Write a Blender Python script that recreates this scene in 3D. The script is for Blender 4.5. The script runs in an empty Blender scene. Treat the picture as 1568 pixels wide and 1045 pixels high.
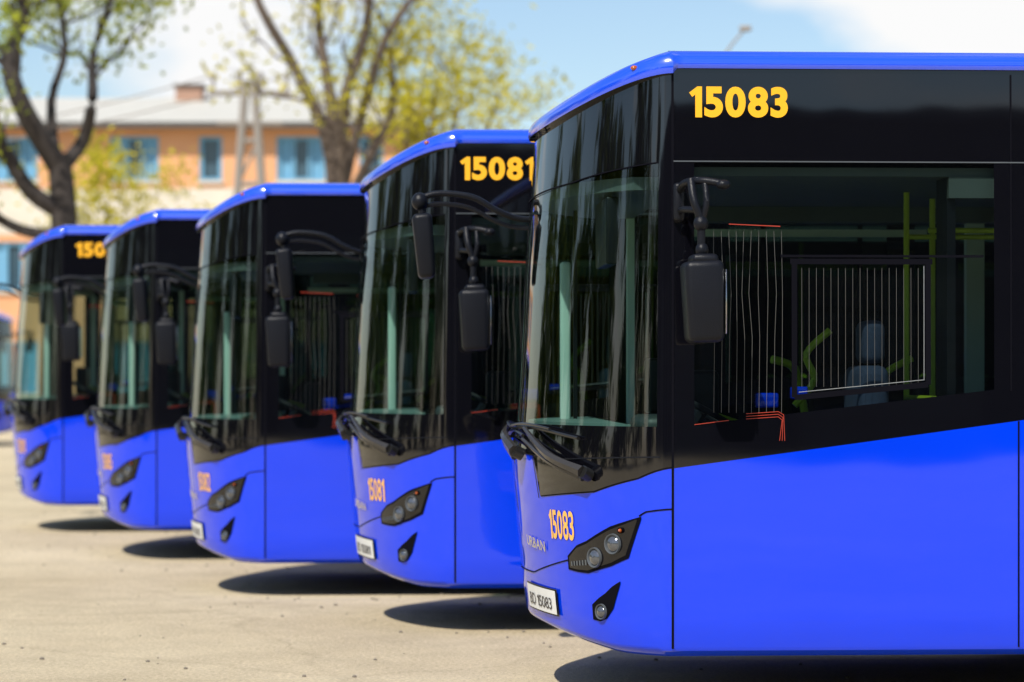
import bpy, bmesh, math, random
from mathutils import Vector, Matrix
random.seed(7)
scn=bpy.context.scene
col=scn.collection
R=math.radians
# ------------------------------------------------------------------ materials
def newmat(name):
    m=bpy.data.materials.new(name); m.use_nodes=True
    nt=m.node_tree; b=nt.nodes['Principled BSDF']
    return m,nt,b
def mat(name,c,rough=.5,metal=0,coat=0,var=.12,scale=6,bump=0,bscale=40,spec=.5,rvar=.0,cior=1.5,bdist=.02,crough=.03):
    m,nt,b=newmat(name); N=nt.nodes; L=nt.links
    tc=N.new('ShaderNodeTexCoord'); no=N.new('ShaderNodeTexNoise')
    no.inputs['Scale'].default_value=scale; no.inputs['Detail'].default_value=6
    L.new(tc.outputs['Object'],no.inputs['Vector'])
    mx=N.new('ShaderNodeMix'); mx.data_type='RGBA'
    mx.inputs[6].default_value=(*[v*(1-var) for v in c],1); mx.inputs[7].default_value=(*[min(1,v*(1+var)) for v in c],1)
    L.new(no.outputs['Fac'],mx.inputs[0]); L.new(mx.outputs[2],b.inputs['Base Color'])
    b.inputs['Roughness'].default_value=rough; b.inputs['Metallic'].default_value=metal
    b.inputs['Coat Weight'].default_value=coat; b.inputs['Coat Roughness'].default_value=crough; b.inputs['Coat IOR'].default_value=cior
    b.inputs['Specular IOR Level'].default_value=spec
    if rvar:
        mr=N.new('ShaderNodeMapRange'); mr.inputs[3].default_value=max(0,rough-rvar); mr.inputs[4].default_value=rough+rvar
        L.new(no.outputs['Fac'],mr.inputs[0]); L.new(mr.outputs[0],b.inputs['Roughness'])
    if bump:
        n2=N.new('ShaderNodeTexNoise'); n2.inputs['Scale'].default_value=bscale; n2.inputs['Detail'].default_value=2
        L.new(tc.outputs['Object'],n2.inputs['Vector'])
        bp=N.new('ShaderNodeBump'); bp.inputs['Strength'].default_value=bump; bp.inputs['Distance'].default_value=bdist
        L.new(n2.outputs['Fac'],bp.inputs['Height']); L.new(bp.outputs[0],b.inputs['Normal'])
        if coat: L.new(bp.outputs[0],b.inputs['Coat Normal'])
    return m
def glassmat(name,tint,ior=1.5,rough=.01):
    m=bpy.data.materials.new(name); m.use_nodes=True; nt=m.node_tree; N=nt.nodes; L=nt.links
    N.clear(); o=N.new('ShaderNodeOutputMaterial'); t=N.new('ShaderNodeBsdfTransparent'); g=N.new('ShaderNodeBsdfGlossy')
    t.inputs[0].default_value=(*tint,1); g.inputs['Roughness'].default_value=rough; g.inputs[0].default_value=(1,1,1,1)
    f=N.new('ShaderNodeFresnel'); f.inputs[0].default_value=ior
    ge=N.new('ShaderNodeNewGeometry')
    iv=N.new('ShaderNodeMath'); iv.operation='SUBTRACT'; iv.inputs[0].default_value=1; L.new(ge.outputs['Backfacing'],iv.inputs[1])
    mu=N.new('ShaderNodeMath'); mu.operation='MULTIPLY'; L.new(f.outputs[0],mu.inputs[0]); L.new(iv.outputs[0],mu.inputs[1])
    mx=N.new('ShaderNodeMixShader'); L.new(mu.outputs[0],mx.inputs[0]); L.new(t.outputs[0],mx.inputs[1]); L.new(g.outputs[0],mx.inputs[2])
    tc=N.new('ShaderNodeTexCoord'); no=N.new('ShaderNodeTexNoise'); no.inputs['Scale'].default_value=1.3; no.inputs['Detail'].default_value=2
    L.new(tc.outputs['Object'],no.inputs['Vector'])
    bp=N.new('ShaderNodeBump'); bp.inputs['Strength'].default_value=.05; bp.inputs['Distance'].default_value=.02
    L.new(no.outputs['Fac'],bp.inputs['Height']); L.new(bp.outputs[0],g.inputs['Normal'])
    L.new(mx.outputs[0],o.inputs[0]); return m
BLUE=mat('blue_paint',(.0003,.043,.80),.40,0,1,var=.10,scale=1.2,bump=.13,bscale=1.1,spec=.0,cior=1.6)
BLUER=mat('blue_roof_highlight',(.0010,.070,.85),.25,0,1,var=.06,scale=2,bump=.05,bscale=3,spec=.5,cior=1.9,crough=.12)  # roof band: lighter blue puts a highlight into the colour
BLACK=mat('black_gloss_panel',(.003,.003,.005),.03,0,0,bump=.07,bscale=1.2,spec=.6)
BLACKF=mat('black_front_glazing',(.003,.003,.005),.05,0,0,bump=.04,bscale=1.4,spec=.85)
RUB=mat('black_plastic',(.007,.008,.012),.36,bump=.15,bscale=200,spec=.22)
SEAM=mat('seam_rubber',(.004,.004,.007),.6,spec=.05)
CHROME=mat('chrome',(.75,.76,.78),.12,1)
SILV=mat('dull_silver',(.42,.44,.45),.35,.6)
GREYL=mat('grey_trim_line',(.08,.09,.10),.4)
LENS=mat('lamp_lens',(.13,.14,.16),.05,.6,1)
AMBER=mat('amber_lens',(.40,.08,.01),.15,0,1)
NUM=mat('yellow_vinyl_number',(.98,.47,.012),.4,var=.03)
NUMF=mat('orange_vinyl_number',(.95,.50,.10),.4,var=.03)
PLATE=mat('number_plate_white',(.75,.76,.74),.4)
PLT=mat('plate_lettering',(.03,.03,.04),.4)
GSIDE=glassmat('side_glass',(.46,.55,.52),1.6)
GFRONT=glassmat('windscreen_glass',(.56,.70,.66),1.75,.045)
FLOOR=mat('cabin_floor',(.07,.08,.09),.6)
CEIL=mat('cabin_ceiling',(.08,.10,.10),.6)
MINT=mat('mint_trim_and_light',(.50,.64,.58),.45)
DASH=mat('dashboard',(.03,.04,.04),.5)
DASHT=mat('dashboard_top',(.16,.24,.22),.5)
SEAT=mat('seat_fabric',(.03,.045,.10),.85,scale=60,var=.4)
YEL=mat('yellow_handrail',(.46,.60,.03),.35)
RED=mat('red_reflection_line',(.40,.04,.02),.4)
HEAT=mat('heater_wire',(.085,.085,.08),.5)
TYRE=mat('tyre_rubber',(.02,.02,.02),.8,bump=.3,bscale=90)
STRIP=mat('wiper_black',(.012,.012,.012),.3)
BROWN=mat('wiper_cover',(.035,.032,.030),.25)
# ------------------------------------------------------------------ mesh helpers
def mk(name,verts,faces,mats,mi=None,smooth=False,sharp=None):
    me=bpy.data.meshes.new(name); me.from_pydata([tuple(v) for v in verts],[],faces)
    for m in (mats if isinstance(mats,(list,tuple)) else [mats]): me.materials.append(m)
    if mi: me.polygons.foreach_set('material_index',mi)
    if smooth: me.polygons.foreach_set('use_smooth',[True]*len(faces))
    me.update()
    if sharp: me.set_sharp_from_angle(angle=R(sharp))
    return me
def obj(name,me,parent=None,loc=None,rot=None):
    o=bpy.data.objects.new(name,me); col.objects.link(o)
    if parent: o.parent=parent
    if loc: o.location=loc
    if rot: o.rotation_euler=rot
    return o
def boxgeo(x0,x1,y0,y1,z0,z1):
    v=[(x,y,z) for x in (x0,x1) for y in (y0,y1) for z in (z0,z1)]
    f=[(0,1,3,2),(4,6,7,5),(0,4,5,1),(2,3,7,6),(0,2,6,4),(1,5,7,3)]
    return v,f
class Geo:
    def __init__(s): s.v=[];s.f=[];s.m=[]
    def add(s,v,f,m=0):
        n=len(s.v); s.v+=[tuple(p) for p in v]; s.f+=[tuple(i+n for i in q) for q in f]; s.m+=[m]*len(f)
    def box(s,*a,m=0): v,f=boxgeo(*a); s.add(v,f,m)
    def rbox(s,x0,x1,y0,y1,z0,z1,bev=.02,m=0,seg=3,rot=None,taper=1):
        bm=bmesh.new(); bmesh.ops.create_cube(bm,size=1)
        cx,cy,cz=(x0+x1)/2,(y0+y1)/2,(z0+z1)/2
        for v in bm.verts:
            k=1 if v.co.z>0 else taper
            v.co=Vector((v.co.x*(x1-x0)*k,v.co.y*(y1-y0)*k,v.co.z*(z1-z0)))
        bmesh.ops.bevel(bm,geom=bm.edges[:],offset=bev,segments=seg,affect='EDGES',profile=.5)
        M=Matrix.Translation((cx,cy,cz))@(rot.to_4x4() if rot else Matrix.Identity(4))
        bm.verts.index_update()
        s.add([M@v.co for v in bm.verts],[[v.index for v in f.verts] for f in bm.faces],m); bm.free()
    def tube(s,pts,r,seg=8,m=0,smooth=0,caps=True):
        pts=[Vector(p) for p in pts]
        if smooth:
            out=[]
            P=[pts[0]]+pts+[pts[-1]]
            for i in range(1,len(P)-2):
                for k in range(smooth):
                    t=k/smooth
                    a,b,c,d=P[i-1],P[i],P[i+1],P[i+2]
                    out.append(.5*((2*b)+(c-a)*t+(2*a-5*b+4*c-d)*t*t+(3*b-a-3*c+d)*t**3))
            out.append(pts[-1]); 
            if not isinstance(r,(int,float)):
                r=[r[min(int(i/smooth),len(r)-1)]*(1-(i%smooth)/smooth)+r[min(int(i/smooth)+1,len(r)-1)]*((i%smooth)/smooth) for i in range(len(out))]
            pts=out
        if isinstance(r,(int,float)): r=[r]*len(pts)
        V=[];F=[]
        up=Vector((.13,.27,1)).normalized()
        for i,p in enumerate(pts):
            d=(pts[min(i+1,len(pts)-1)]-pts[max(i-1,0)]).normalized()
            a=d.cross(up)
            if a.length<.05: a=d.cross(Vector((1,0,0)))
            a.normalize(); b=d.cross(a)
            for k in range(seg):
                an=2*math.pi*k/seg; V.append(p+(a*math.cos(an)+b*math.sin(an))*r[i])
        for i in range(len(pts)-1):
            for k in range(seg):
                F.append((i*seg+k,i*seg+(k+1)%seg,(i+1)*seg+(k+1)%seg,(i+1)*seg+k))
        if caps: F.append(tuple(range(seg))); F.append(tuple(range((len(pts)-1)*seg,len(pts)*seg)))
        s.add(V,F,m)
    def ball(s,c,rx,ry,rz,m=0,seg=16):
        bm=bmesh.new(); bmesh.ops.create_uvsphere(bm,u_segments=seg,v_segments=seg//2,radius=1)
        bm.verts.index_update()
        s.add([(c[0]+v.co.x*rx,c[1]+v.co.y*ry,c[2]+v.co.z*rz) for v in bm.verts],[[v.index for v in f.verts] for f in bm.faces],m); bm.free()
    def mesh(s,name,mats,smooth=True,sharp=40): return mk(name,s.v,s.f,mats,s.m,smooth,sharp if smooth else None)
def interp(t,x):
    if x<=t[0][0]: return t[0][1]
    for (a,b),(c,d) in zip(t,t[1:]):
        if x<=c: return b+(d-b)*(x-a)/(c-a)
    return t[-1][1]
# ------------------------------------------------------------------ bus surface
HW=1.275; B=.68; L=9.4
SB=[(.26,.10),(.46,.07),(.73,.04),(.95,.02),(1.17,0),(1.37,.03),(2.16,.07),(2.85,.13),(3.1,.17)]
def hw(z): return HW-(.014*((z-1.2)/1.8)**2 if z>1.2 else 0)
def plan(w,z):
    s=-1 if w<0 else 1
    if abs(w)>=1: return Vector((abs(w)-1,s*hw(z)))
    q=(1-abs(w)**1.9)**.625
    return Vector((-(B-interp(SB,z))*q,w*hw(z)))
def nrm(w,z):
    if abs(w)>=1: return Vector((0,-1 if w<0 else 1))
    e=.004; a=plan(max(-1,w-e),z); b=plan(min(1,w+e),z); t=(b-a).normalized()
    return Vector((-t.y,t.x))
def surf(w,z,off=0):
    p=plan(w,z)+nrm(w,z)*off
    return Vector((p.x,p.y,z))
def zb(w): return .30 if abs(w)>=1 else .37-.07*min(1,abs(w)/.85)**2
Z1=[(0,1.19),(.40,1.19),(.45,.98),(.69,1.007),(.8,1.02),(.95,1.09),(1,1.142)]
def z1(w): return interp(Z1,abs(w)) if abs(w)<1 else 1.142+.136*min(abs(w)-1,1.9)
def z2(w): return 1.335 if abs(w)<1 else z1(w)+.19-.02*min(abs(w)-1,1.5)
def z3(w): return 2.46+.10*min(1,abs(w))**2
def z4(w): return 2.78+.185*abs(w)**2.2 if abs(w)<1 else min(2.99,2.965+(abs(w)-1)*1.2)
def z5(w): return z4(w)+.07+.012*abs(w)**2 if abs(w)<1 else 3.046
WINS=[(.10,1.50),(1.66,3.0),(3.1,4.5),(4.6,6.0),(6.1,7.5),(7.6,8.8)]
def sidecols():
    xs=[0.0,.02,.05]
    for a,b in WINS: xs+= [a+(b-a)*k/5 for k in range(6)]
    xs+=[L]
    return xs
xs=sidecols()
N=54
fr=[math.sin(R(-90+180*i/N)) for i in range(N+1)]
cols=[-1-x for x in reversed(xs)][:-1]+fr+[1+x for x in xs][1:]
def rows(w):
    a,b,c,d,e=z1(w),z2(w),z3(w),z4(w),z5(w); o=zb(w)
    r=[(o-.03,-.06),(o,-.008),(o+.02,0)]
    r+=[(o+.02+(a-o-.02)*k/6,0) for k in range(1,7)]
    r+=[(a+(b-a)*k/2,0) for k in range(1,3)]
    r+=[(b+(c-b)*k/6,0) for k in range(1,7)]
    r+=[(c+(d-c)*k/3,0) for k in range(1,4)]
    x=.016 if abs(w)<=1 else 0
    r+=[(d+.001,.014+x),(d+(e-d)*.3,.022+x),(d+(e-d)*.6,.021+x),(e-.004,.010+x),(e+.014,-.010+x),(e+.032,-.05),(e+.046,-.16),(3.10 if e>3 else e+.12,-.42)]
    return r
nr=len(rows(0)); V=[];F=[];M=[]
for w in cols:
    for z,o in rows(w):
        p=plan(w,z)+nrm(w,z)*max(o,-.10)
        if o<-.10:
            k=1-(-o-.10)/HW; p=Vector((p.x*k+(-o-.1)*.35*(1 if abs(w)<1 else 0),p.y*k))
        V.append((p.x,p.y,z))
def band(j): 
    if j<8: return 0
    if j<10: return 1
    if j<16: return 2
    if j<20: return 1
    return 3
for i in range(len(cols)-1):
    wa,wb=cols[i],cols[i+1]; mid=(wa+wb)/2
    if abs(mid)<1: win=abs(mid)<.986
    else:
        x=abs(mid)-1; win=any(a<x<b for a,b in WINS)
    for j in range(nr-1):
        b=band(j); q=(i*nr+j,i*nr+j+1,(i+1)*nr+j+1,(i+1)*nr+j)
        if b==2:
            if win: continue
            b=1
        if b==1 and abs(mid)<.99: b=4
        F.append(q); M.append(b)
nc=len(cols)
for i in range(nc//2):
    a,b=i,i+1; c,d=nc-2-i,nc-1-i
    if b<=c:
        F.append((a*nr+nr-1,d*nr+nr-1,c*nr+nr-1,b*nr+nr-1)); M.append(3)
        F.append((a*nr,b*nr,c*nr,d*nr)); M.append(2)
for j in range(nr-1):
    F.append((j,(nc-1)*nr+j,(nc-1)*nr+j+1,j+1)); M.append(band(j) if band(j)!=2 else 1)
PARTS=[]
def part(name,me): PARTS.append((name,me))
part('body_shell',mk('body_shell',V,F,[BLUE,BLACK,SEAM,BLUER,BLACKF],M,True,38))
def glazing(ws,off=-.004):
    v=[];f=[]
    for w in ws:
        for k in range(7):
            z=z2(w)+(z3(w)-z2(w))*k/6; v.append(surf(w,z,off))
    for i in range(len(ws)-1):
        for k in range(6): f.append((i*7+k,i*7+k+1,(i+1)*7+k+1,(i+1)*7+k))
    return v,f
g=Geo(); v,f=glazing([w for w in fr if abs(w)<.9862]); g.add(v,f); part('windscreen',g.mesh('windscreen',GFRONT))
g=Geo()
for a,b in WINS:
    for s in (-1,1):
        v,f=glazing(sorted([s*(1+a+(b-a)*k/5) for k in range(6)])); g.add(v,f)
part('side_windows',g.mesh('side_windows',GSIDE))
# --- conformal patches
def patch(g,pts,off,m=0,n=10,nz=3):
    v=[];f=[]
    lo=[(a,b) for a,b,c in pts]; hi=[(a,c) for a,b,c in pts]
    w0,w1=pts[0][0],pts[-1][0]
    ws=sorted(set([w0+(w1-w0)*k/n for k in range(n+1)]+[p[0] for p in pts]))
    for w in ws:
        for k in range(nz+1):
            z=interp(lo,w)+(interp(hi,w)-interp(lo,w))*k/nz; v.append(surf(w,z,off))
    for i in range(len(ws)-1):
        for k in range(nz): f.append((i*(nz+1)+k,i*(nz+1)+k+1,(i+1)*(nz+1)+k+1,(i+1)*(nz+1)+k))
    g.add(v,f,m)
def line(g,pts,wd,off,m=0,n=14):
    out=[]
    for (a,b),(c,d) in zip(pts,pts[1:]):
        for k in range(n): out.append((a+(c-a)*k/n,b+(d-b)*k/n))
    out.append(pts[-1])
    P=[surf(a,b,off) for a,b in out]; Q=[]
    for i,p in enumerate(P):
        t=(P[min(i+1,len(P)-1)]-P[max(0,i-1)]).normalized(); n2=nrm(out[i][0],out[i][1]); nn=Vector((n2.x,n2.y,0)); s=t.cross(nn).normalized()
        Q+= [p-s*wd/2,p+s*wd/2]
    g.add(Q,[(2*i,2*i+1,2*i+3,2*i+2) for i in range(len(P)-1)],m)
# seams + trims
g=Geo()
for s in (-1,1):
    line(g,[(s*1.0,.31),(s*1.0,2.97)],.011,.0025)
    line(g,[(s*1.0,.955),(s*.965,.94),(s*.95,.92)],.007,.003)
    line(g,[(s*2.615,.31),(s*2.615,1.36)],.008,.0025)
    for a,b in zip(WINS,WINS[1:]):
        c=1+(a[1]+b[0])/2; line(g,[(s*c,1.5),(s*c,2.97)],.008,.0025)
    line(g,[(s*(1.004),2.562),(s*(1+L-.02),2.562)],.006,.003,1,40)
    line(g,[(s*.46,.985),(s*.69,1.012),(s*.8,1.025),(s*.95,1.095),(s*1.0,1.147)],.006,.003,0)
line(g,[(-.44,.975),(-.405,1.19),(.405,1.19),(.44,.975)],.008,.003)
line(g,[(-.64,.69),(-.3,.60),(.3,.60),(.64,.69)],.006,.003)
line(g,[(-.99,1.195),(-.6,1.17),(0,1.21),(.6,1.17),(.99,1.195)],.007,.003,2)
line(g,[(-.985,z3(.985)),(-.9,z3(.9)),(-.6,z3(.6)),(0,z3(0)),(.6,z3(.6)),(.985,z3(.985))],.006,.003,0)
part('panel_seams',g.mesh('panel_seams',[SEAM,GREYL,RUB],False))
g=Geo()
for s in (-1,1):
    p=surf(s*.93,3.0,.035); g.ball(p,.018,.012,.012,0,12)
    for x in (3.6,5.2,7.9): g.rbox(x,x+.10,s*(HW+.002)-.006,s*(HW+.002)+.006,.60,.635,.004,0,1)
part('marker_lamps',g.mesh('marker_lamps',[AMBER]))
# headlights
g=Geo()
for s in (-1,1):
    A=[(.64,.645,.71),(.70,.638,.765),(.755,.637,.79),(.86,.68,.865),(.92,.722,.897),(.955,.905,.918)]
    A2=[(.652,.655,.705),(.70,.65,.752),(.755,.65,.776),(.86,.695,.85),(.912,.735,.88),(.945,.895,.905)]
    C=[(.765,.42,.49),(.80,.415,.525),(.83,.43,.55),(.86,.48,.585),(.89,.60,.612)]
    for T,o,m in ((A,.004,0),(A2,.006,1),(C,.004,0)):
        T=[(s*a,b,c) for a,b,c in T]
        if s<0: T=T[::-1]
        patch(g,T,o,m)
    for u,z,r,m in ((.795,.715,.042,2),(.872,.785,.042,2),(.90,.85,.012,3),(.812,.462,.032,2)):
        n=nrm(s*u,z); p=surf(s*u,z,.004)
        a=Vector((-n.y,n.x,0)); b=Vector((0,0,1)); nn=Vector((n.x,n.y,0))
        rv=[];rf=[];K=20
        prof=[(1.18,.002),(1.12,.014),(1.0,.012),(.92,.004)]
        for (rr,h) in prof:
            for k in range(K): rv.append(p+(a*math.cos(2*math.pi*k/K)+b*math.sin(2*math.pi*k/K))*r*rr+nn*h)
        for q in range(3):
            for k in range(K): rf.append((q*K+k,q*K+(k+1)%K,(q+1)*K+(k+1)%K,(q+1)*K+k))
        g.add(rv,rf,5 if m==2 else 0)
        rv=[];rf=[]
        prof=[(.93,.004),(.75,.012),(.45,.019),(.01,.022)]
        for (rr,h) in prof:
            for k in range(K): rv.append(p+(a*math.cos(2*math.pi*k/K)+b*math.sin(2*math.pi*k/K))*r*rr+nn*h)
        for q in range(3):
            for k in range(K): rf.append((q*K+k,q*K+(k+1)%K,(q+1)*K+(k+1)%K,(q+1)*K+k))
        g.add(rv,rf,m)
    for k in range(6):
        u=.665+k*.016; patch(g,[(s*u,.665+k*.002,.685+k*.003),(s*(u+.009),.665+k*.002,.686+k*.003)][::s],.009,5,2,1)
part('headlights',g.mesh('headlights',[SEAM,BLACK,LENS,AMBER,CHROME,GREYL]))
# plate
g=Geo(); patch(g,[(-.535,.415,.53),(-.20,.425,.54)],.014,0,8,2); patch(g,[(-.545,.407,.538),(-.19,.417,.548)],.010,1,8,2)
part('plate_board',g.mesh('plate_board',[PLATE,RUB],False))
# wipers
g=Geo()
def wp(w,z,o): return surf(w,z,o)
for pw,pz,bw0,bw1 in ((-.79,1.12,-.74,.05),(-.30,1.20,-.30,.55)):
    g.tube([wp(pw,pz-.02,.01),wp(pw,pz,.055)],.032,12,0)
    mid=(bw0+bw1)/2
    for off_,z0_,z1_,wid in ((.055,pz,1.315,.030),(.05,pz-.03,1.26,.018)):
        A=wp(pw,z0_,off_); Bp=wp(pw+.16,z0_+.07,off_+.015); C=wp(mid,z1_,.04)
        g.tube([A,Bp,C],[wid,wid*.7,.009],6,1,5)
    g.tube([wp(bw0+(bw1-bw0)*k/10,1.275+.045*math.sin(k/10*3.14),.022) for k in range(11)],.009,6,0)
    g.tube([wp(bw0+(bw1-bw0)*(.2+.6*k/8),1.290+.045*math.sin((.2+.6*k/8)*3.14),.040) for k in range(9)],.007,6,0)
part('windscreen_wipers',g.mesh('windscreen_wipers',[STRIP,BROWN]))
# driver-side mirror
g=Geo()
g.rbox(.0,.05,-HW-.05,-HW+.02,2.28,2.46,.018)
g.tube([(.03,-HW-.02,2.42),(.04,-HW-.14,2.45),(.11,-HW-.22,2.455),(.19,-HW-.25,2.44)],.018,10,0,5)
g.ball((.20,-HW-.25,2.435),.035,.035,.024)
g.tube([(.03,-HW-.02,2.33),(.04,-HW-.14,2.33),(.09,-HW-.22,2.32)],.016,10,0,5)
g.tube([(.06,-HW-.2,2.46),(.07,-HW-.24,2.36),(.10,-HW-.24,2.26),(.10,-HW-.24,2.05)],.019,10,0,5)
g.tube([(.12,-HW-.22,2.46),(.125,-HW-.25,2.36),(.11,-HW-.24,2.28)],.015,10,0,5)
g.ball((.10,-HW-.24,2.26),.034,.034,.038); g.ball((.105,-HW-.24,2.14),.030,.030,.036)
g.rbox(.02,.20,-HW-.36,-HW-.12,1.72,2.09,.032,0,4,taper=.90,rot=Matrix.Rotation(R(-2),3,'Y'))
g.rbox(.05,.17,-HW-.34,-HW-.14,2.07,2.12,.022,0,3)
g.rbox(.198,.206,-HW-.34,-HW-.14,1.76,2.05,.003,1,1)
# kerb-side mirror on a long forward arm
g.tube([(-.42,1.02,2.43),(-.58,1.0,2.43),(-.70,.98,2.47),(-.84,.97,2.545),(-1.02,.96,2.565),(-1.12,.95,2.54)],.017,10,0,6)
g.tube([(-.42,1.02,2.38),(-.60,1.02,2.385),(-.72,1.0,2.42),(-.86,.99,2.49),(-1.02,.98,2.51),(-1.12,.97,2.49)],.013,8,0,6)
g.ball((-.42,1.02,2.41),.05,.05,.06); g.ball((-1.13,.95,2.52),.045,.045,.05)
g.tube([(-1.12,.95,2.5),(-1.11,.95,2.4)],.022)
g.rbox(-1.16,-1.05,.82,1.08,2.10,2.45,.028,0,4,rot=Matrix.Rotation(R(-5),3,'Y'),taper=.84)
part('mirrors_and_arms',g.mesh('mirrors_and_arms',[RUB,CHROME]))
# side details
g=Geo()
x0,x1=.565,1.19
def bz(x,z): return (-1-x,z)
for a,b in (((x0,1.47),(x0,2.10)),((x1,1.53),(x1,2.10)),((x0-.02,2.10),(x1+.02,2.10)),((x0,1.47),(x1,1.53))):
    line(g,[bz(*a),bz(*b)],.026,.004,0)
for a,b in (((x1-.02,1.55),(x1-.02,2.08)),((x0+.02,1.495),(x1-.02,1.552))):
    line(g,[bz(*a),bz(*b)],.003,.006,1)
line(g,[bz(.50,2.125),bz(1.45,2.125)],.012,.006,0)
for k in range(10):
    x=.19+k*.035; line(g,[bz(x,1.40),bz(x+.004,1.75),bz(x+.012*math.sin(k),1.95),bz(x,2.24)],.0020,.002,2)
for k in range(17):
    x=.60+k*.034; line(g,[bz(x,1.52),bz(x,2.07)],.0018,.002,2)
for o in (0,.012,.024):  # red lines drawn in colour to imitate a reflection on the side
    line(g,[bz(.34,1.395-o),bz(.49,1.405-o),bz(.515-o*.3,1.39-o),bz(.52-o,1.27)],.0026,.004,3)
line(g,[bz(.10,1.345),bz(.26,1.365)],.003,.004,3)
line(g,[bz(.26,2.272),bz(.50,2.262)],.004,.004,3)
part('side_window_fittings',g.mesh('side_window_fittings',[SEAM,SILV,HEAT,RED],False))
# wheels
g=Geo()
for wx in (2.42,7.0):
    for s in (-1,1):
        y=s*(HW+.004)
        A=[(wx+.60*math.cos(math.pi*k/24),y,.45+.60*math.sin(math.pi*k/24)) for k in range(25)]
        A+=[(wx-.60,y,.272),(wx+.60,y,.272)]
        g.add(A,[tuple(range(len(A)))],1)
        prof=[(.0,-.02),(.12,-.02),(.14,.03),(.2,.03),(.28,.0),(.30,.02),(.47,.025),(.49,-.01),(.49,-.25),(.2,-.26)]
        rv=[];rf=[];K=36
        for rr,h in prof:
            for k in range(K): rv.append((wx+rr*math.cos(2*math.pi*k/K),s*(HW+.01+h),.49+rr*math.sin(2*math.pi*k/K)))
        for q in range(len(prof)-1):
            for k in range(K): rf.append((q*K+k,q*K+(k+1)%K,(q+1)*K+(k+1)%K,(q+1)*K+k))
        n0=len(g.f); g.add(rv,rf,0)
        for q in range(5*K): g.m[n0+q]=2
part('wheels',g.mesh('wheels',[TYRE,SEAM,SILV]))
# interior
g=Geo()
g.box(.02,L-.1,-1.2,1.2,.36,.42,m=0)
g.box(.05,L-.1,-1.21,1.21,2.50,2.54,m=1)
g.box(1.3,L-.1,-1.22,-1.0,2.40,2.50,m=1); g.box(.3,L-.1,1.0,1.2,2.42,2.50,m=1)
def slab(za,zb_,off,xb_,m,wl=.93):
    ws=[-wl+2*wl*k/24 for k in range(25)]
    lo=[surf(w,za,off) for w in ws]; hi=[Vector((*surf(w,za,off)[:2],zb_)) for w in ws]
    ext=[(xb_,lo[-1].y),(xb_,lo[0].y)]
    lo+= [Vector((a,b,za)) for a,b in ext]; hi+=[Vector((a,b,zb_)) for a,b in ext]
    n=len(lo); F=[(i,(i+1)%n,n+(i+1)%n,n+i) for i in range(n)]+[tuple(range(n,2*n)),tuple(range(n))]
    g.add(lo+hi,F,m)
slab(.80,1.25,-.09,.0,2); slab(1.252,1.30,-.07,-.02,3); slab(1.302,1.345,-.07,-.20,3,.90)
slab(2.44,2.50,-.05,.05,1,.9)
g.rbox(-.10,.12,-.95,-.25,1.27,1.38,.04,2)
g.rbox(-.40,-.345,.405,.465,1.29,2.17,.015,4)
g.box(-.33,-.31,.42,.45,1.29,2.44,m=5)
g.box(.25,1.70,1.14,1.17,2.345,2.385,m=4); g.box(1.92,2.02,1.12,1.18,1.2,2.42,m=4)  # pale mint strip and pillar imitate light seen through the far windows
g.box(.02,.06,1.10,1.16,1.3,2.45,m=4)
g.rbox(-.28,-.22,-.95,-.35,2.10,2.42,.01,5); g.rbox(.0,.12,-.20,.02,1.38,1.66,.02,5); g.rbox(.25,.40,.10,.28,1.1,1.6,.03,5)
K=28; cpt=Vector((.22,-.60,1.40)); rot=Matrix.Rotation(R(-62),3,'Y')
g.tube([cpt+rot@Vector((0,.22*math.sin(2*math.pi*k/K),.22*math.cos(2*math.pi*k/K))) for k in range(K+1)],.016,8,5,0,False)
g.tube([cpt+rot@Vector((0,.2,0)),cpt,cpt+rot@Vector((0,-.2,0))],.015,6,5); g.tube([cpt,(.02,-.6,1.1)],.035,8,5)
g.rbox(.55,1.02,-.85,-.38,.80,.92,.04,6); g.rbox(.95,1.10,-.85,-.38,.90,1.62,.05,6); g.rbox(.99,1.10,-.74,-.49,1.63,1.84,.04,6); g.rbox(.6,.9,-.75,-.5,.42,.8,.03,5)
g.rbox(1.30,1.34,-1.18,-.15,.42,1.45,.01,5); g.tube([(1.32,-.15,.42),(1.32,-.15,2.5)],.015,8,7); g.tube([(1.32,-.15,1.46),(1.32,-1.15,1.46)],.014,8,7)
g.box(1.30,1.34,-1.18,-.95,1.46,2.5,m=5)
for sx in [1.75+.78*k for k in range(9)]:
    for sy in (-.86,-.42,.86,.42):
        if sy>0 and (abs(sx-4.6)<.9 ): continue
        g.rbox(sx,sx+.42,sy-.2,sy+.2,.86,.93,.03,6); g.rbox(sx+.38,sx+.47,sy-.2,sy+.2,.90,1.50,.04,6)
        g.tube([(sx+.44,sy-.15,1.48),(sx+.45,sy-.12,1.56),(sx+.45,sy+.12,1.56),(sx+.44,sy+.15,1.48)],.014,6,7,4)
    g.rbox(sx+.1,sx+.3,-.7,-.6,.42,.86,.02,5); g.rbox(sx+.1,sx+.3,.6,.7,.42,.86,.02,5)
for px_,py_ in ((1.55,.3),(2.3,-.22),(3.1,.22),(3.9,-.22),(4.7,.22),(5.5,-.22),(6.3,.22)):
    g.tube([(px_,py_,.42),(px_,py_,2.5)],.016,8,7)
g.tube([(1.0,.95,1.25),(.95,.9,1.5),(.90,.85,1.62),(.78,.8,1.66)],.022,8,7,5)
g.tube([(.74,-.2,1.42),(.84,-.2,1.55),(.80,-.2,1.68),(.92,-.2,1.80)],.018,8,7,5)
g.tube([(1.25,-.1,1.2),(1.15,-.1,1.42),(1.22,-.1,1.58),(1.36,-.1,1.66)],.018,8,7,5)
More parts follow.
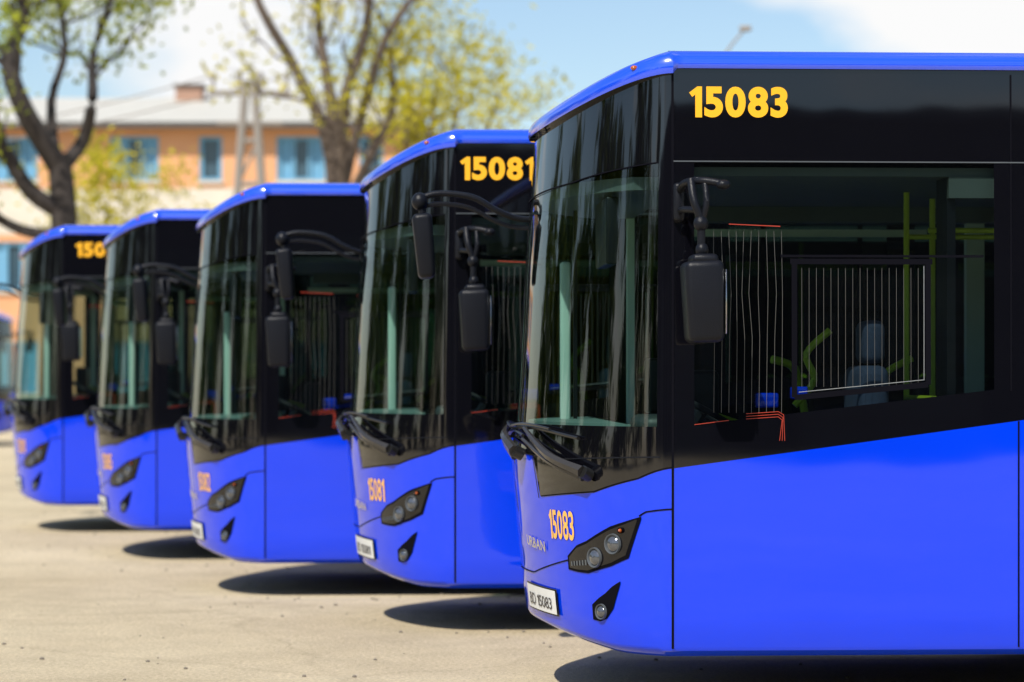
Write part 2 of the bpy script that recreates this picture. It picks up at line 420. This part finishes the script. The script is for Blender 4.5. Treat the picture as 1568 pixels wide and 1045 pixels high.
g.tube([(.1,.2,1.45),(.35,.3,1.38),(.6,.4,1.30)],.018,8,7,4)
for yy in (-.3,.3): g.tube([(1.4,yy,2.3),(L-.6,yy,2.3)],.014,8,7)
g.rbox(.42,.52,-1.1,-1.0,1.42,1.49,.01,8); g.rbox(.58,.66,-1.1,-1.04,1.46,1.52,.01,8)
part('cabin_interior',g.mesh('cabin_interior',[FLOOR,CEIL,DASH,DASHT,MINT,RUB,SEAT,YEL,BLUE]))
# doors on the kerb side
g=Geo()
for a,b in ((4.1,5.3),):
    c=(a+b)/2
    for p,q in ((a,c-.01),(c+.01,b)):
        patch(g,[(1+p,.42,2.44),(1+q,.42,2.44)],.006,0,2,2); patch(g,[(1+p+.07,.55,2.36),(1+q-.07,.55,2.36)],.010,1,2,2)
patch(g,[(1.25,.42,1.30),(2.35,.42,1.42)],.006,1,2,2)
for x in (.25,.80,1.35): line(g,[(1+x,.42),(1+x,2.5)],.03,.010,2)
part('doors',g.mesh('doors',[BLUE,BLACK,RUB],False))
# text -> mesh mapped on the surface, glyph by glyph
def glyph(ch,bold):
    if ch=='1': return [(.20,0),(.42,0),(.42,1),(.27,1),(0,.80),(.10,.66),(.20,.74)],[tuple(range(7))]
    c=bpy.data.curves.new('t','FONT'); c.body=ch; c.size=1; c.offset=bold; c.resolution_u=6
    o=bpy.data.objects.new('t',c); col.objects.link(o)
    dg=bpy.context.evaluated_depsgraph_get(); me=o.evaluated_get(dg).to_mesh()
    v=[p.co.copy() for p in me.vertices]; f=[tuple(q.vertices) for q in me.polygons]
    o.evaluated_get(dg).to_mesh_clear(); bpy.data.objects.remove(o); bpy.data.curves.remove(c)
    a=min(p.x for p in v);c0=min(p.y for p in v);d=max(p.y for p in v)
    return [((p.x-a)/(d-c0),(p.y-c0)/(d-c0)) for p in v],f
def textgeo(s,bold):
    V=[];F=[];x=0
    for ch in s:
        if ch==' ': x+=.35; continue
        v,f=glyph(ch,bold); n=len(V); V+=[(a+x,b) for a,b in v]; F+=[tuple(i+n for i in q) for q in f]
        x+=max(a for a,b in v)+.075
    m=max(a for a,b in V)
    return [(a/m,b) for a,b in V],F
def label(s,w0,w1,za,zb_,off,m,bold=.035,slope=0):
    v,f=textgeo(s,bold)
    return mk('label',[surf(w0+(w1-w0)*x,za+(zb_-za)*y+slope*x,off) for x,y in v],f,m)
emb=label('URBAN',-.26,-.47,.735,.785,.008,CHROME,.02,-.02)
part('front_emblem',emb)
def bus(loc,rotz,side,front,dz=0,sx=.077):
    e=bpy.data.objects.new('city_bus',None); col.objects.link(e)
    M=Matrix.Rotation(rotz,3,'Z'); p=Vector((loc[0],loc[1],0))-M@Vector((0,-HW,0))
    e.location=(p.x,p.y,dz); e.rotation_euler=(0,0,rotz)
    for n,me in PARTS: obj(n,me,e)
    if side: obj('side_number',label(side,-1-sx,-1-sx-.459,2.765,2.908,.004,NUM,.042),e)
    if front:
        obj('bumper_number',label(front,-.52,-.69,.785,.925,.004,NUMF,.018),e)
        obj('bumper_number_kerbside',label(front,.69,.52,.785,.925,.004,NUMF,.018),e)
        obj('plate_lettering',label('BD '+front,-.24,-.50,.445,.50,.017,PLT,.0,-.008),e)
    return e
TH=R(3)
bus((.742,12.0),TH,'15083','15083')
bus((-.347,15.86),TH,'15081','15081',0,.030)
bus((-1.82,19.17),TH,None,'15082',-.085)
bus((-3.11,22.75),TH,None,'15085',-.05)
bus((-4.50,26.06),TH,'15011','15011',0,.12)
bus((-11.90,60.0),math.pi+R(2),None,None)
# ------------------------------------------------------------------ ground
def gh(x,y):
    return -.085*math.exp(-((y-20.6)/2.4)**2)-.03*math.exp(-((y-24)/1.5)**2)
gx=[-900,-300,-120,-60,-30]+[-20+k for k in range(41)]+[30,60,120,300,900]
gy=[-900,-200,-60,-20]+[-5+k*.75 for k in range(70)]+[60,90,150,300,900,1800]
V=[(x,y,gh(x,y)) for y in gy for x in gx]; n=len(gx)
F=[(j*n+i,j*n+i+1,(j+1)*n+i+1,(j+1)*n+i) for j in range(len(gy)-1) for i in range(n-1)]
m,nt,b=newmat('sandy_concrete'); NN=nt.nodes; LL=nt.links
tc=NN.new('ShaderNodeTexCoord')
def noise(sc,det=6,ro=.6):
    q=NN.new('ShaderNodeTexNoise'); q.inputs['Scale'].default_value=sc; q.inputs['Detail'].default_value=det; q.inputs['Roughness'].default_value=ro
    LL.new(tc.outputs['Object'],q.inputs['Vector']); return q
def ramp(src,a,b,ca,cb):
    r=NN.new('ShaderNodeValToRGB'); r.color_ramp.elements[0].position=a; r.color_ramp.elements[1].position=b
    r.color_ramp.elements[0].color=(*ca,1); r.color_ramp.elements[1].color=(*cb,1); LL.new(src,r.inputs[0]); return r
def mix(a,b,f,mode='MIX'):
    q=NN.new('ShaderNodeMix'); q.data_type='RGBA'; q.blend_type=mode
    if isinstance(f,float): q.inputs[0].default_value=f
    else: LL.new(f,q.inputs[0])
    LL.new(a,q.inputs[6]); LL.new(b,q.inputs[7]); return q.outputs[2]
c1=ramp(noise(.35).outputs[0],.35,.68,(.64,.53,.355),(.80,.68,.47))
c2=ramp(noise(38,8,.85).outputs[0],.36,.60,(.50,.48,.44),(1.12,1.12,1.12))
c3=ramp(noise(2.2,8,.7).outputs[0],.28,.58,(.80,.80,.80),(1,1,1))
c5=ramp(noise(90,3,.6).outputs[0],.30,.42,(.30,.28,.25),(1,1,1))
x=mix(c1.outputs[0],c2.outputs[0],.85,'MULTIPLY'); x=mix(x,c3.outputs[0],.8,'MULTIPLY'); x=mix(x,c5.outputs[0],.55,'MULTIPLY')
vo=NN.new('ShaderNodeTexVoronoi'); vo.feature='DISTANCE_TO_EDGE'; vo.inputs['Scale'].default_value=.22
wn=noise(1.2,5); ad=NN.new('ShaderNodeVectorMath'); ad.operation='MULTIPLY_ADD'; ad.inputs[1].default_value=(.9,.9,0)
LL.new(wn.outputs[1],ad.inputs[0]); LL.new(tc.outputs['Object'],ad.inputs[2]); LL.new(ad.outputs[0],vo.inputs['Vector'])
c4=ramp(vo.outputs['Distance'],.0,.006,(.55,.53,.5),(1,1,1)); x=mix(x,c4.outputs[0],.25,'MULTIPLY')
LL.new(x,b.inputs['Base Color']); b.inputs['Roughness'].default_value=.9; b.inputs['Specular IOR Level'].default_value=.2
bp=NN.new('ShaderNodeBump'); bp.inputs['Strength'].default_value=.7; bp.inputs['Distance'].default_value=.02
LL.new(noise(45,8,.8).outputs[0],bp.inputs['Height']); LL.new(bp.outputs[0],b.inputs['Normal'])
obj('ground',mk('ground',V,F,m,None,True))
g=Geo()
for k in range(620):
    x=random.uniform(-9,2); y=random.uniform(12.5,34); r=random.uniform(.005,.017)
    g.ball((x,y,gh(x,y)+r*.3),r,r*random.uniform(.7,1.3),r*.6,0,6)
obj('gravel',g.mesh('gravel',mat('stone',(.22,.19,.15),.9)))
# ------------------------------------------------------------------ building
ORG=mat('orange_render',(.72,.37,.19),.9,var=.12,scale=1.5); CREAM=mat('cream_render',(.68,.62,.52),.9,scale=1.5)
ROOF=mat('pale_metal_roof',(.56,.54,.48),.6,scale=2,var=.10); WF=mat('blue_window_frame',(.16,.38,.56),.5); GL=mat('house_window_glass',(.05,.09,.12),.08)
BRK=mat('chimney_brick',(.40,.24,.17),.9); EAVE=mat('dark_gutter',(.08,.07,.06),.6)
e=bpy.data.objects.new('apartment_building',None); col.objects.link(e)
BY=85.0; X0,X1=-34.0,-3.6
wc=[-32.4,-29.2,-26,-22.9,-19.8,-16.3,-12.35,-9.85,-6.9,-4.6]; 
ww={-9.85:.75,-4.6:.8}
st=[(1.0,2.7),(4.35,5.95),(7.95,9.4)]
xb=sorted([X0,X1]+[c-ww.get(c,1.6)/2 for c in wc]+[c+ww.get(c,1.6)/2 for c in wc])
zbk=[0,.6,1.0,2.7,3.1,4.35,5.95,6.2,7.7,7.95,9.4,9.8]
g=Geo()
def iswin(xm,zm): return any(abs(xm-c)<ww.get(c,1.6)/2 for c in wc) and any(a<zm<b for a,b in st)
for i in range(len(xb)-1):
    for j in range(len(zbk)-1):
        a,b_,c,d=xb[i],xb[i+1],zbk[j],zbk[j+1]
        if iswin((a+b_)/2,(c+d)/2): continue
        zm=(c+d)/2; mm=1 if (zm<.6 or 6.2<zm<7.7 or 3.1<zm<3.2) else 0
        g.add([(a,BY,c),(b_,BY,c),(b_,BY,d),(a,BY,d)],[(0,1,2,3)],mm)
g.add([(X1,BY,0),(X1,BY+11,0),(X1,BY+11,9.8),(X1,BY,9.8)],[(0,1,2,3)],0)
g.add([(X0,BY,0),(X0,BY+11,0),(X0,BY+11,9.8),(X0,BY,9.8)],[(0,1,2,3)],0)
g.add([(X0,BY+11,0),(X1,BY+11,0),(X1,BY+11,9.8),(X0,BY+11,9.8)],[(0,1,2,3)],0)
obj('walls',g.mesh('walls',[ORG,CREAM],False),e)
g=Geo()
for c in wc:
    w=ww.get(c,1.6)
    for a,b_ in st:
        l,r=c-w/2,c+w/2
        g.add([(l,BY+.18,a),(r,BY+.18,a),(r,BY+.18,b_),(l,BY+.18,b_)],[(0,1,2,3)],1)
        for q in ((l,l+.12,a,b_),(r-.12,r,a,b_),(l+.12,r-.12,a,a+.1),(l+.12,r-.12,b_-.1,b_)):
            g.box(q[0],q[1],BY+.05,BY+.17,q[2],q[3],m=0)
        if w>1.2:
            for xx in (c-.28,c+.22): g.box(xx,xx+.09,BY+.05,BY+.17,a+.1,b_-.1,m=0)
            g.add([(l+.14,BY+.165,a+.1),(c-.3,BY+.165,a+.1),(c-.3,BY+.165,b_-.1),(l+.14,BY+.165,b_-.1)],[(0,1,2,3)],0)
            g.add([(c+.33,BY+.165,a+.1),(r-.14,BY+.165,a+.1),(r-.14,BY+.165,b_-.1),(c+.33,BY+.165,b_-.1)],[(0,1,2,3)],0)
        g.box(l-.06,r+.06,BY-.1,BY-.003,a-.1,a-.003,m=2)
        for xx in (l,r): g.add([(xx,BY,a),(xx,BY+.18,a),(xx,BY+.18,b_),(xx,BY,b_)],[(0,1,2,3)],2)
obj('windows',g.mesh('windows',[WF,GL,CREAM],False),e)
g=Geo()
g.add([(X0-.5,BY-.6,9.8),(X1+.5,BY-.6,9.8),(X1+.5,BY+5.5,11.25),(X0-.5,BY+5.5,11.25),(X0-.5,BY+11.6,9.8),(X1+.5,BY+11.6,9.8)],[(0,1,2,3),(3,2,5,4)],0)
g.box(X0-.5,X1+.5,BY-.65,BY-.5,9.62,9.82,m=1); g.box(X0-.5,X1+.5,BY-.5,BY-.01,9.70,9.76,m=1)
for xx in (-11.6,-19,-27): g.box(xx,xx+.9,BY+4.6,BY+5.6,10.8,11.55,m=2); g.box(xx-.08,xx+.98,BY+4.5,BY+5.7,11.55,11.63,m=1)
obj('roof',g.mesh('roof',[ROOF,EAVE,BRK],False),e)
# unseen dark hall added behind the camera to darken reflections in paint and glass
HALL=mat('blocker_cladding',(.04,.045,.055),.7,scale=1); HWIN=mat('blocker_glazing',(.02,.03,.04),.1); HDOOR=mat('blocker_door',(.10,.11,.12),.6)
e=bpy.data.objects.new('sky_blocker_hall',None); col.objects.link(e)
g=Geo(); HY=-32
g.box(-34,46,HY-22,HY,0,8.4,m=0); g.box(-34.3,46.3,HY-22.3,HY+.3,8.4,8.7,m=0)
obj('walls',g.mesh('blocker_walls',[HALL],False),e)
g=Geo()
for k in range(13):
    x=-31+k*6; g.box(x,x+4,HY+.002,HY+.05,.01,4.4,m=1); g.box(x,x+4,HY+.002,HY+.06,5.6,6.8,m=0)
    for q in range(1,6): g.box(x+.02,x+3.98,HY+.051,HY+.07,q*.7,q*.7+.05,m=0)
obj('blocker_gates_windows',g.mesh('blocker_gates_windows',[HWIN,HDOOR],False),e)
# ------------------------------------------------------------------ trees
BARK=mat('bark_dark',(.045,.036,.032),.95,bump=.5,bscale=15); BARK2=mat('bark_grey',(.12,.09,.07),.95,bump=.5,bscale=15)
def leafmat(name,c1,c2):
    m=bpy.data.materials.new(name); m.use_nodes=True; nt=m.node_tree; N=nt.nodes; L=nt.links; N.clear()
    o=N.new('ShaderNodeOutputMaterial'); d=N.new('ShaderNodeBsdfDiffuse'); t=N.new('ShaderNodeBsdfTranslucent'); mx=N.new('ShaderNodeMixShader'); mx.inputs[0].default_value=.4
    tc=N.new('ShaderNodeTexCoord'); no=N.new('ShaderNodeTexNoise'); no.inputs['Scale'].default_value=2.5; L.new(tc.outputs['Object'],no.inputs['Vector'])
    r=N.new('ShaderNodeValToRGB'); r.color_ramp.elements[0].position=.35; r.color_ramp.elements[1].position=.65
    r.color_ramp.elements[0].color=(*c1,1); r.color_ramp.elements[1].color=(*c2,1); L.new(no.outputs[0],r.inputs[0])
    L.new(r.outputs[0],d.inputs[0]); L.new(r.outputs[0],t.inputs[0]); L.new(d.outputs[0],mx.inputs[1]); L.new(t.outputs[0],mx.inputs[2]); L.new(mx.outputs[0],o.inputs[0]); return m
LEAF=leafmat('spring_leaves',(.36,.35,.03),(.70,.60,.05)); LEAF2=leafmat('green_leaves',(.20,.26,.04),(.44,.46,.05)); LEAF3=leafmat('dark_leaves',(.05,.08,.015),(.12,.15,.03))
def leaf(g,rnd,c,s,m=1):
    a=Vector((rnd.gauss(0,1),rnd.gauss(0,1),rnd.gauss(0,1))).normalized(); b=a.orthogonal().normalized()
    g.add([c-a*s,c+b*s*.5,c+a*s,c-b*s*.5],[(0,1,2,3)],m)
def tree(name,depth,limbs,bark,leafm,nl,seed,size=.07,clump=.33,subs=7):
    rnd=random.Random(seed); g=Geo(); tips=[]
    def sub(p,d,ln,r,lev):
        pts=[p]; n=4
        for k in range(n):
            d=(d+Vector((rnd.gauss(0,.22),rnd.gauss(0,.22),rnd.gauss(.10,.18)))).normalized(); pts.append(pts[-1]+d*ln/n)
            if lev<2 and k>0 and rnd.random()<.8:
                dd=(d+Vector((rnd.gauss(0,.6),rnd.gauss(0,.6),rnd.gauss(.1,.4)))).normalized(); sub(pts[-1],dd,ln*.6,r*.5,lev+1)
            if k>=1: tips.append(pts[-1])
        g.tube(pts,[r,r*.8,r*.6,r*.4,r*.2],5,0,0,False)
    for i,(pts,r0,r1) in enumerate(limbs):
        P=[Vector((a,depth+rnd.uniform(-.5,.5)*(k>0)*(i>0)+((i%3)-1)*.35*k*(i>0),c)) for k,(a,c) in enumerate(pts)]
        rr=[r0+(r1-r0)*k/(len(P)-1) for k in range(len(P))]
        g.tube(P,rr,9,0,4,False)
        if i==0: continue
        for k in range(subs):
            t=rnd.uniform(.35,1)*(len(P)-1); a=min(int(t),len(P)-2); q=P[a].lerp(P[a+1],t-a); d=(P[a+1]-P[a]).normalized()
            dd=(d*.6+Vector((rnd.gauss(0,.6),rnd.gauss(0,.6),rnd.gauss(.2,.3)))).normalized()
            sub(q,dd,rnd.uniform(.8,1.8),r1*.75,0)
        tips.append(P[-1])
    for tp in tips:
        if rnd.random()<.35: continue
        dens=rnd.random()
        for k in range(int(nl*dens*1.6)):
            c=tp+Vector((rnd.gauss(0,clump),rnd.gauss(0,clump),rnd.gauss(0,clump*.8)))
            leaf(g,rnd,c,size*rnd.uniform(.6,1.4))
    return obj(name,g.mesh(name,[bark,leafm],True,60))
tree('maple_tree',45,[
 ([(-7.9,0),(-7.85,2.5),(-7.75,4.2),(-7.85,5.4)],.30,.20),
 ([(-7.85,5.2),(-8.35,6.1),(-8.62,7.0),(-8.5,7.9),(-8.7,9.0)],.20,.09),
 ([(-7.85,5.1),(-7.5,5.7),(-7.3,6.4),(-7.45,7.3),(-7.1,8.3)],.14,.05),
 ([(-7.75,4.4),(-8.3,4.75),(-8.75,5.5),(-9.4,6.4),(-9.6,7.6)],.17,.07),
 ([(-7.8,4.0),(-8.5,4.1),(-9.2,4.5),(-10,5.2)],.12,.05),
 ([(-7.9,5.3),(-8.1,6.4),(-7.9,7.4),(-8.1,8.8)],.10,.04)],BARK,LEAF2,12,3,.075,.26,5)
tree('linden_tree',50,[
 ([(-3.36,0),(-3.36,2.5),(-3.36,5.2)],.26,.22),
 ([(-3.4,5.0),(-3.58,6.2),(-4.18,7.5),(-4.8,8.6),(-5.2,9.7)],.15,.06),
 ([(-3.4,5.1),(-3.5,6.9),(-3.74,8.2),(-3.8,9.6)],.15,.06),
 ([(-3.3,5.1),(-3.18,6.9),(-2.8,8.1),(-2.6,9.6)],.14,.06),
 ([(-3.3,5.0),(-3.0,6.3),(-2.4,8.0),(-1.55,9.2)],.13,.05),
 ([(-3.2,4.8),(-2.7,6.0),(-2.3,6.9),(-2.4,8.0)],.10,.04),
 ([(-3.4,4.6),(-2.9,5.4),(-2.6,6.1)],.08,.04)],BARK2,LEAF,6,11,.075,.28,5)
tree('linden_tree',58,[
 ([(-2.4,0),(-2.3,3.0),(-2.1,5.2)],.18,.12),
 ([(-2.2,5.0),(-2.4,6.4),(-2.2,7.8)],.09,.03),
 ([(-2.1,5.0),(-1.6,6.2),(-1.2,7.6),(-1.3,8.6)],.08,.03),
 ([(-2.1,4.6),(-1.3,5.6),(-.7,6.6),(-.3,7.7)],.08,.03),
 ([(-2.2,5.0),(-1.9,6.5),(-1.7,8.0)],.08,.03)],BARK2,LEAF,11,21,.08,.32,5)
tree('birch_tree',62,[
 ([(-9.6,0),(-9.6,2.0),(-9.5,3.5)],.14,.10),
 ([(-9.5,3.3),(-9.7,4.3),(-9.6,5.4)],.07,.02),
 ([(-9.5,3.2),(-9.1,4.2),(-8.9,5.1)],.07,.02),
 ([(-9.5,3.0),(-10.0,3.9),(-10.3,4.6)],.07,.02)],BARK2,LEAF,14,31,.075,.30,4)
rnd=random.Random(5); g=Geo()
def row(p0,p1,nt_):
    for k in range(nt_):
        t=(k+.5)/nt_; c=Vector(p0).lerp(Vector(p1),t)+Vector((rnd.uniform(-2,2),rnd.uniform(-2,2),0)); H=rnd.uniform(6.5,10); W=rnd.uniform(3.2,4.4)
        g.tube([c,c+Vector((0,0,H*.4)),c+Vector((.3,0,H*.8))],[.25,.18,.06],6,0,0,False)
        cl=[Vector((rnd.gauss(0,W*.42),rnd.gauss(0,W*.42),rnd.uniform(.10,.95)*H)) for q in range(24)]
        for q in cl:
            for j in range(40): leaf(g,rnd,c+q+Vector((rnd.gauss(0,.8),rnd.gauss(0,.8),rnd.gauss(0,.7))),rnd.uniform(.4,.8))
row((-34,-28,0),(-34,56,0),11)  # out-of-view trees added to give the bus fronts dark reflections
obj('reflection_tree_row',g.mesh('reflection_tree_row',[BARK,LEAF3],False))
# ------------------------------------------------------------------ utility pole + lamp
CONC=mat('pole_concrete',(.30,.27,.24),.9)
g=Geo(); D=60
g.tube([(-6.75,D,0),(-6.15,D,8.4)],.10,8); g.tube([(-5.35,D,0),(-5.95,D,8.4)],.10,8)
for z in (2,4,5,6,7): 
    a=-6.75+.6*z/8.4; b_=-5.35-.6*z/8.4; g.tube([(a,D,z),(b_,D,z)],.06,6)
for z in (4,5,6): 
    a=-6.75+.6*z/8.4; b_=-5.35-.6*(z+1)/8.4; g.tube([(a,D,z),(b_,D,z+1)],.04,6)
g.tube([(-7.0,D,8.1),(-5.1,D,8.1)],.07,6); g.tube([(-6.8,D,7.4),(-5.3,D,7.4)],.06,6)
for xx in (-6.9,-6.3,-5.8,-5.2): g.tube([(xx,D,8.1),(xx,D,8.45)],.05,6); g.ball((xx,D,8.5),.08,.08,.1,0,8)
for k,xx in enumerate((-6.9,-5.2)):
    P=[(xx-28*t,D+3*t,8.5-6*t*(1-t)-1.5*t) for t in [q/14 for q in range(15)]]; g.tube(P,.018,5)
obj('utility_pole',g.mesh('utility_pole',[CONC]))
g=Geo(); g.tube([(3.45,44,0),(3.45,44,3),(3.45,44,6.1),(3.55,44,6.9),(3.95,44,7.45)],[.07,.05,.03,.022,.02],8,0,4)
g.rbox(3.85,4.05,43.95,44.05,7.4,7.5,.03)
obj('street_lamp',g.mesh('street_lamp',[CONC]))
# ------------------------------------------------------------------ world + sun
w=bpy.data.worlds.new('World'); scn.world=w; w.use_nodes=True; nt=w.node_tree; NN=nt.nodes; LL=nt.links
bg=NN['Background']; sky=NN.new('ShaderNodeTexSky'); sky.sky_type='NISHITA'; sky.sun_disc=False
EL=R(50); az=math.atan2(-.50,-1)
sky.sun_elevation=EL; sky.sun_rotation=az%(2*math.pi); sky.air_density=1.0; sky.dust_density=.5; sky.ozone_density=2.2
tc=NN.new('ShaderNodeTexCoord'); mp=NN.new('ShaderNodeMapping'); mp.inputs['Scale'].default_value=(5,5,11); mp.inputs['Location'].default_value=(1.3,.4,.2)
LL.new(tc.outputs['Generated'],mp.inputs[0]); no=NN.new('ShaderNodeTexNoise'); no.inputs['Scale'].default_value=1; no.inputs['Detail'].default_value=9; no.inputs['Roughness'].default_value=.55
LL.new(mp.outputs[0],no.inputs['Vector'])
acc=no.outputs[0]
for d,rad,amt in (((-.115,.98,.145),.10,.38),((.175,.975,.155),.10,.32),((.03,.99,.11),.09,-.12)):
    vd=NN.new('ShaderNodeVectorMath'); vd.operation='DISTANCE'; vd.inputs[1].default_value=d; LL.new(tc.outputs['Generated'],vd.inputs[0])
    mr=NN.new('ShaderNodeMapRange'); mr.inputs[1].default_value=0; mr.inputs[2].default_value=rad; mr.inputs[3].default_value=amt; mr.inputs[4].default_value=0
    LL.new(vd.outputs['Value'],mr.inputs[0]); a=NN.new('ShaderNodeMath'); a.operation='ADD'; LL.new(acc,a.inputs[0]); LL.new(mr.outputs[0],a.inputs[1]); acc=a.outputs[0]
mr=NN.new('ShaderNodeMapRange'); mr.inputs[1].default_value=.54; mr.inputs[2].default_value=.70; LL.new(acc,mr.inputs[0])
mx=NN.new('ShaderNodeMix'); mx.data_type='RGBA'; LL.new(mr.outputs[0],mx.inputs[0]); LL.new(sky.outputs[0],mx.inputs[6]); mx.inputs[7].default_value=(7.2,7.2,7.2,1)
LL.new(mx.outputs[2],bg.inputs[0]); bg.inputs[1].default_value=.135
sl=bpy.data.lights.new('sun','SUN'); sl.energy=5.0; sl.angle=R(.5); sl.color=(1,.95,.86)
so=bpy.data.objects.new('sun',sl); col.objects.link(so)
sd=Vector((math.sin(az)*math.cos(EL),math.cos(az)*math.cos(EL),math.sin(EL)))
so.rotation_euler=(-sd).to_track_quat('-Z','Y').to_euler(); so.location=sd*50
# ------------------------------------------------------------------ camera
cd=bpy.data.cameras.new('camera'); co=bpy.data.objects.new('camera',cd); col.objects.link(co)
co.location=(0,0,1.57); co.rotation_euler=(R(90),0,0); cd.sensor_width=36; cd.lens=91.4; cd.shift_y=.0341; cd.clip_end=4000
cd.dof.use_dof=True; cd.dof.focus_distance=12.3; cd.dof.aperture_fstop=1.9
scn.camera=co
scn.view_settings.view_transform='Standard'; scn.view_settings.look='None'; scn.view_settings.exposure=0
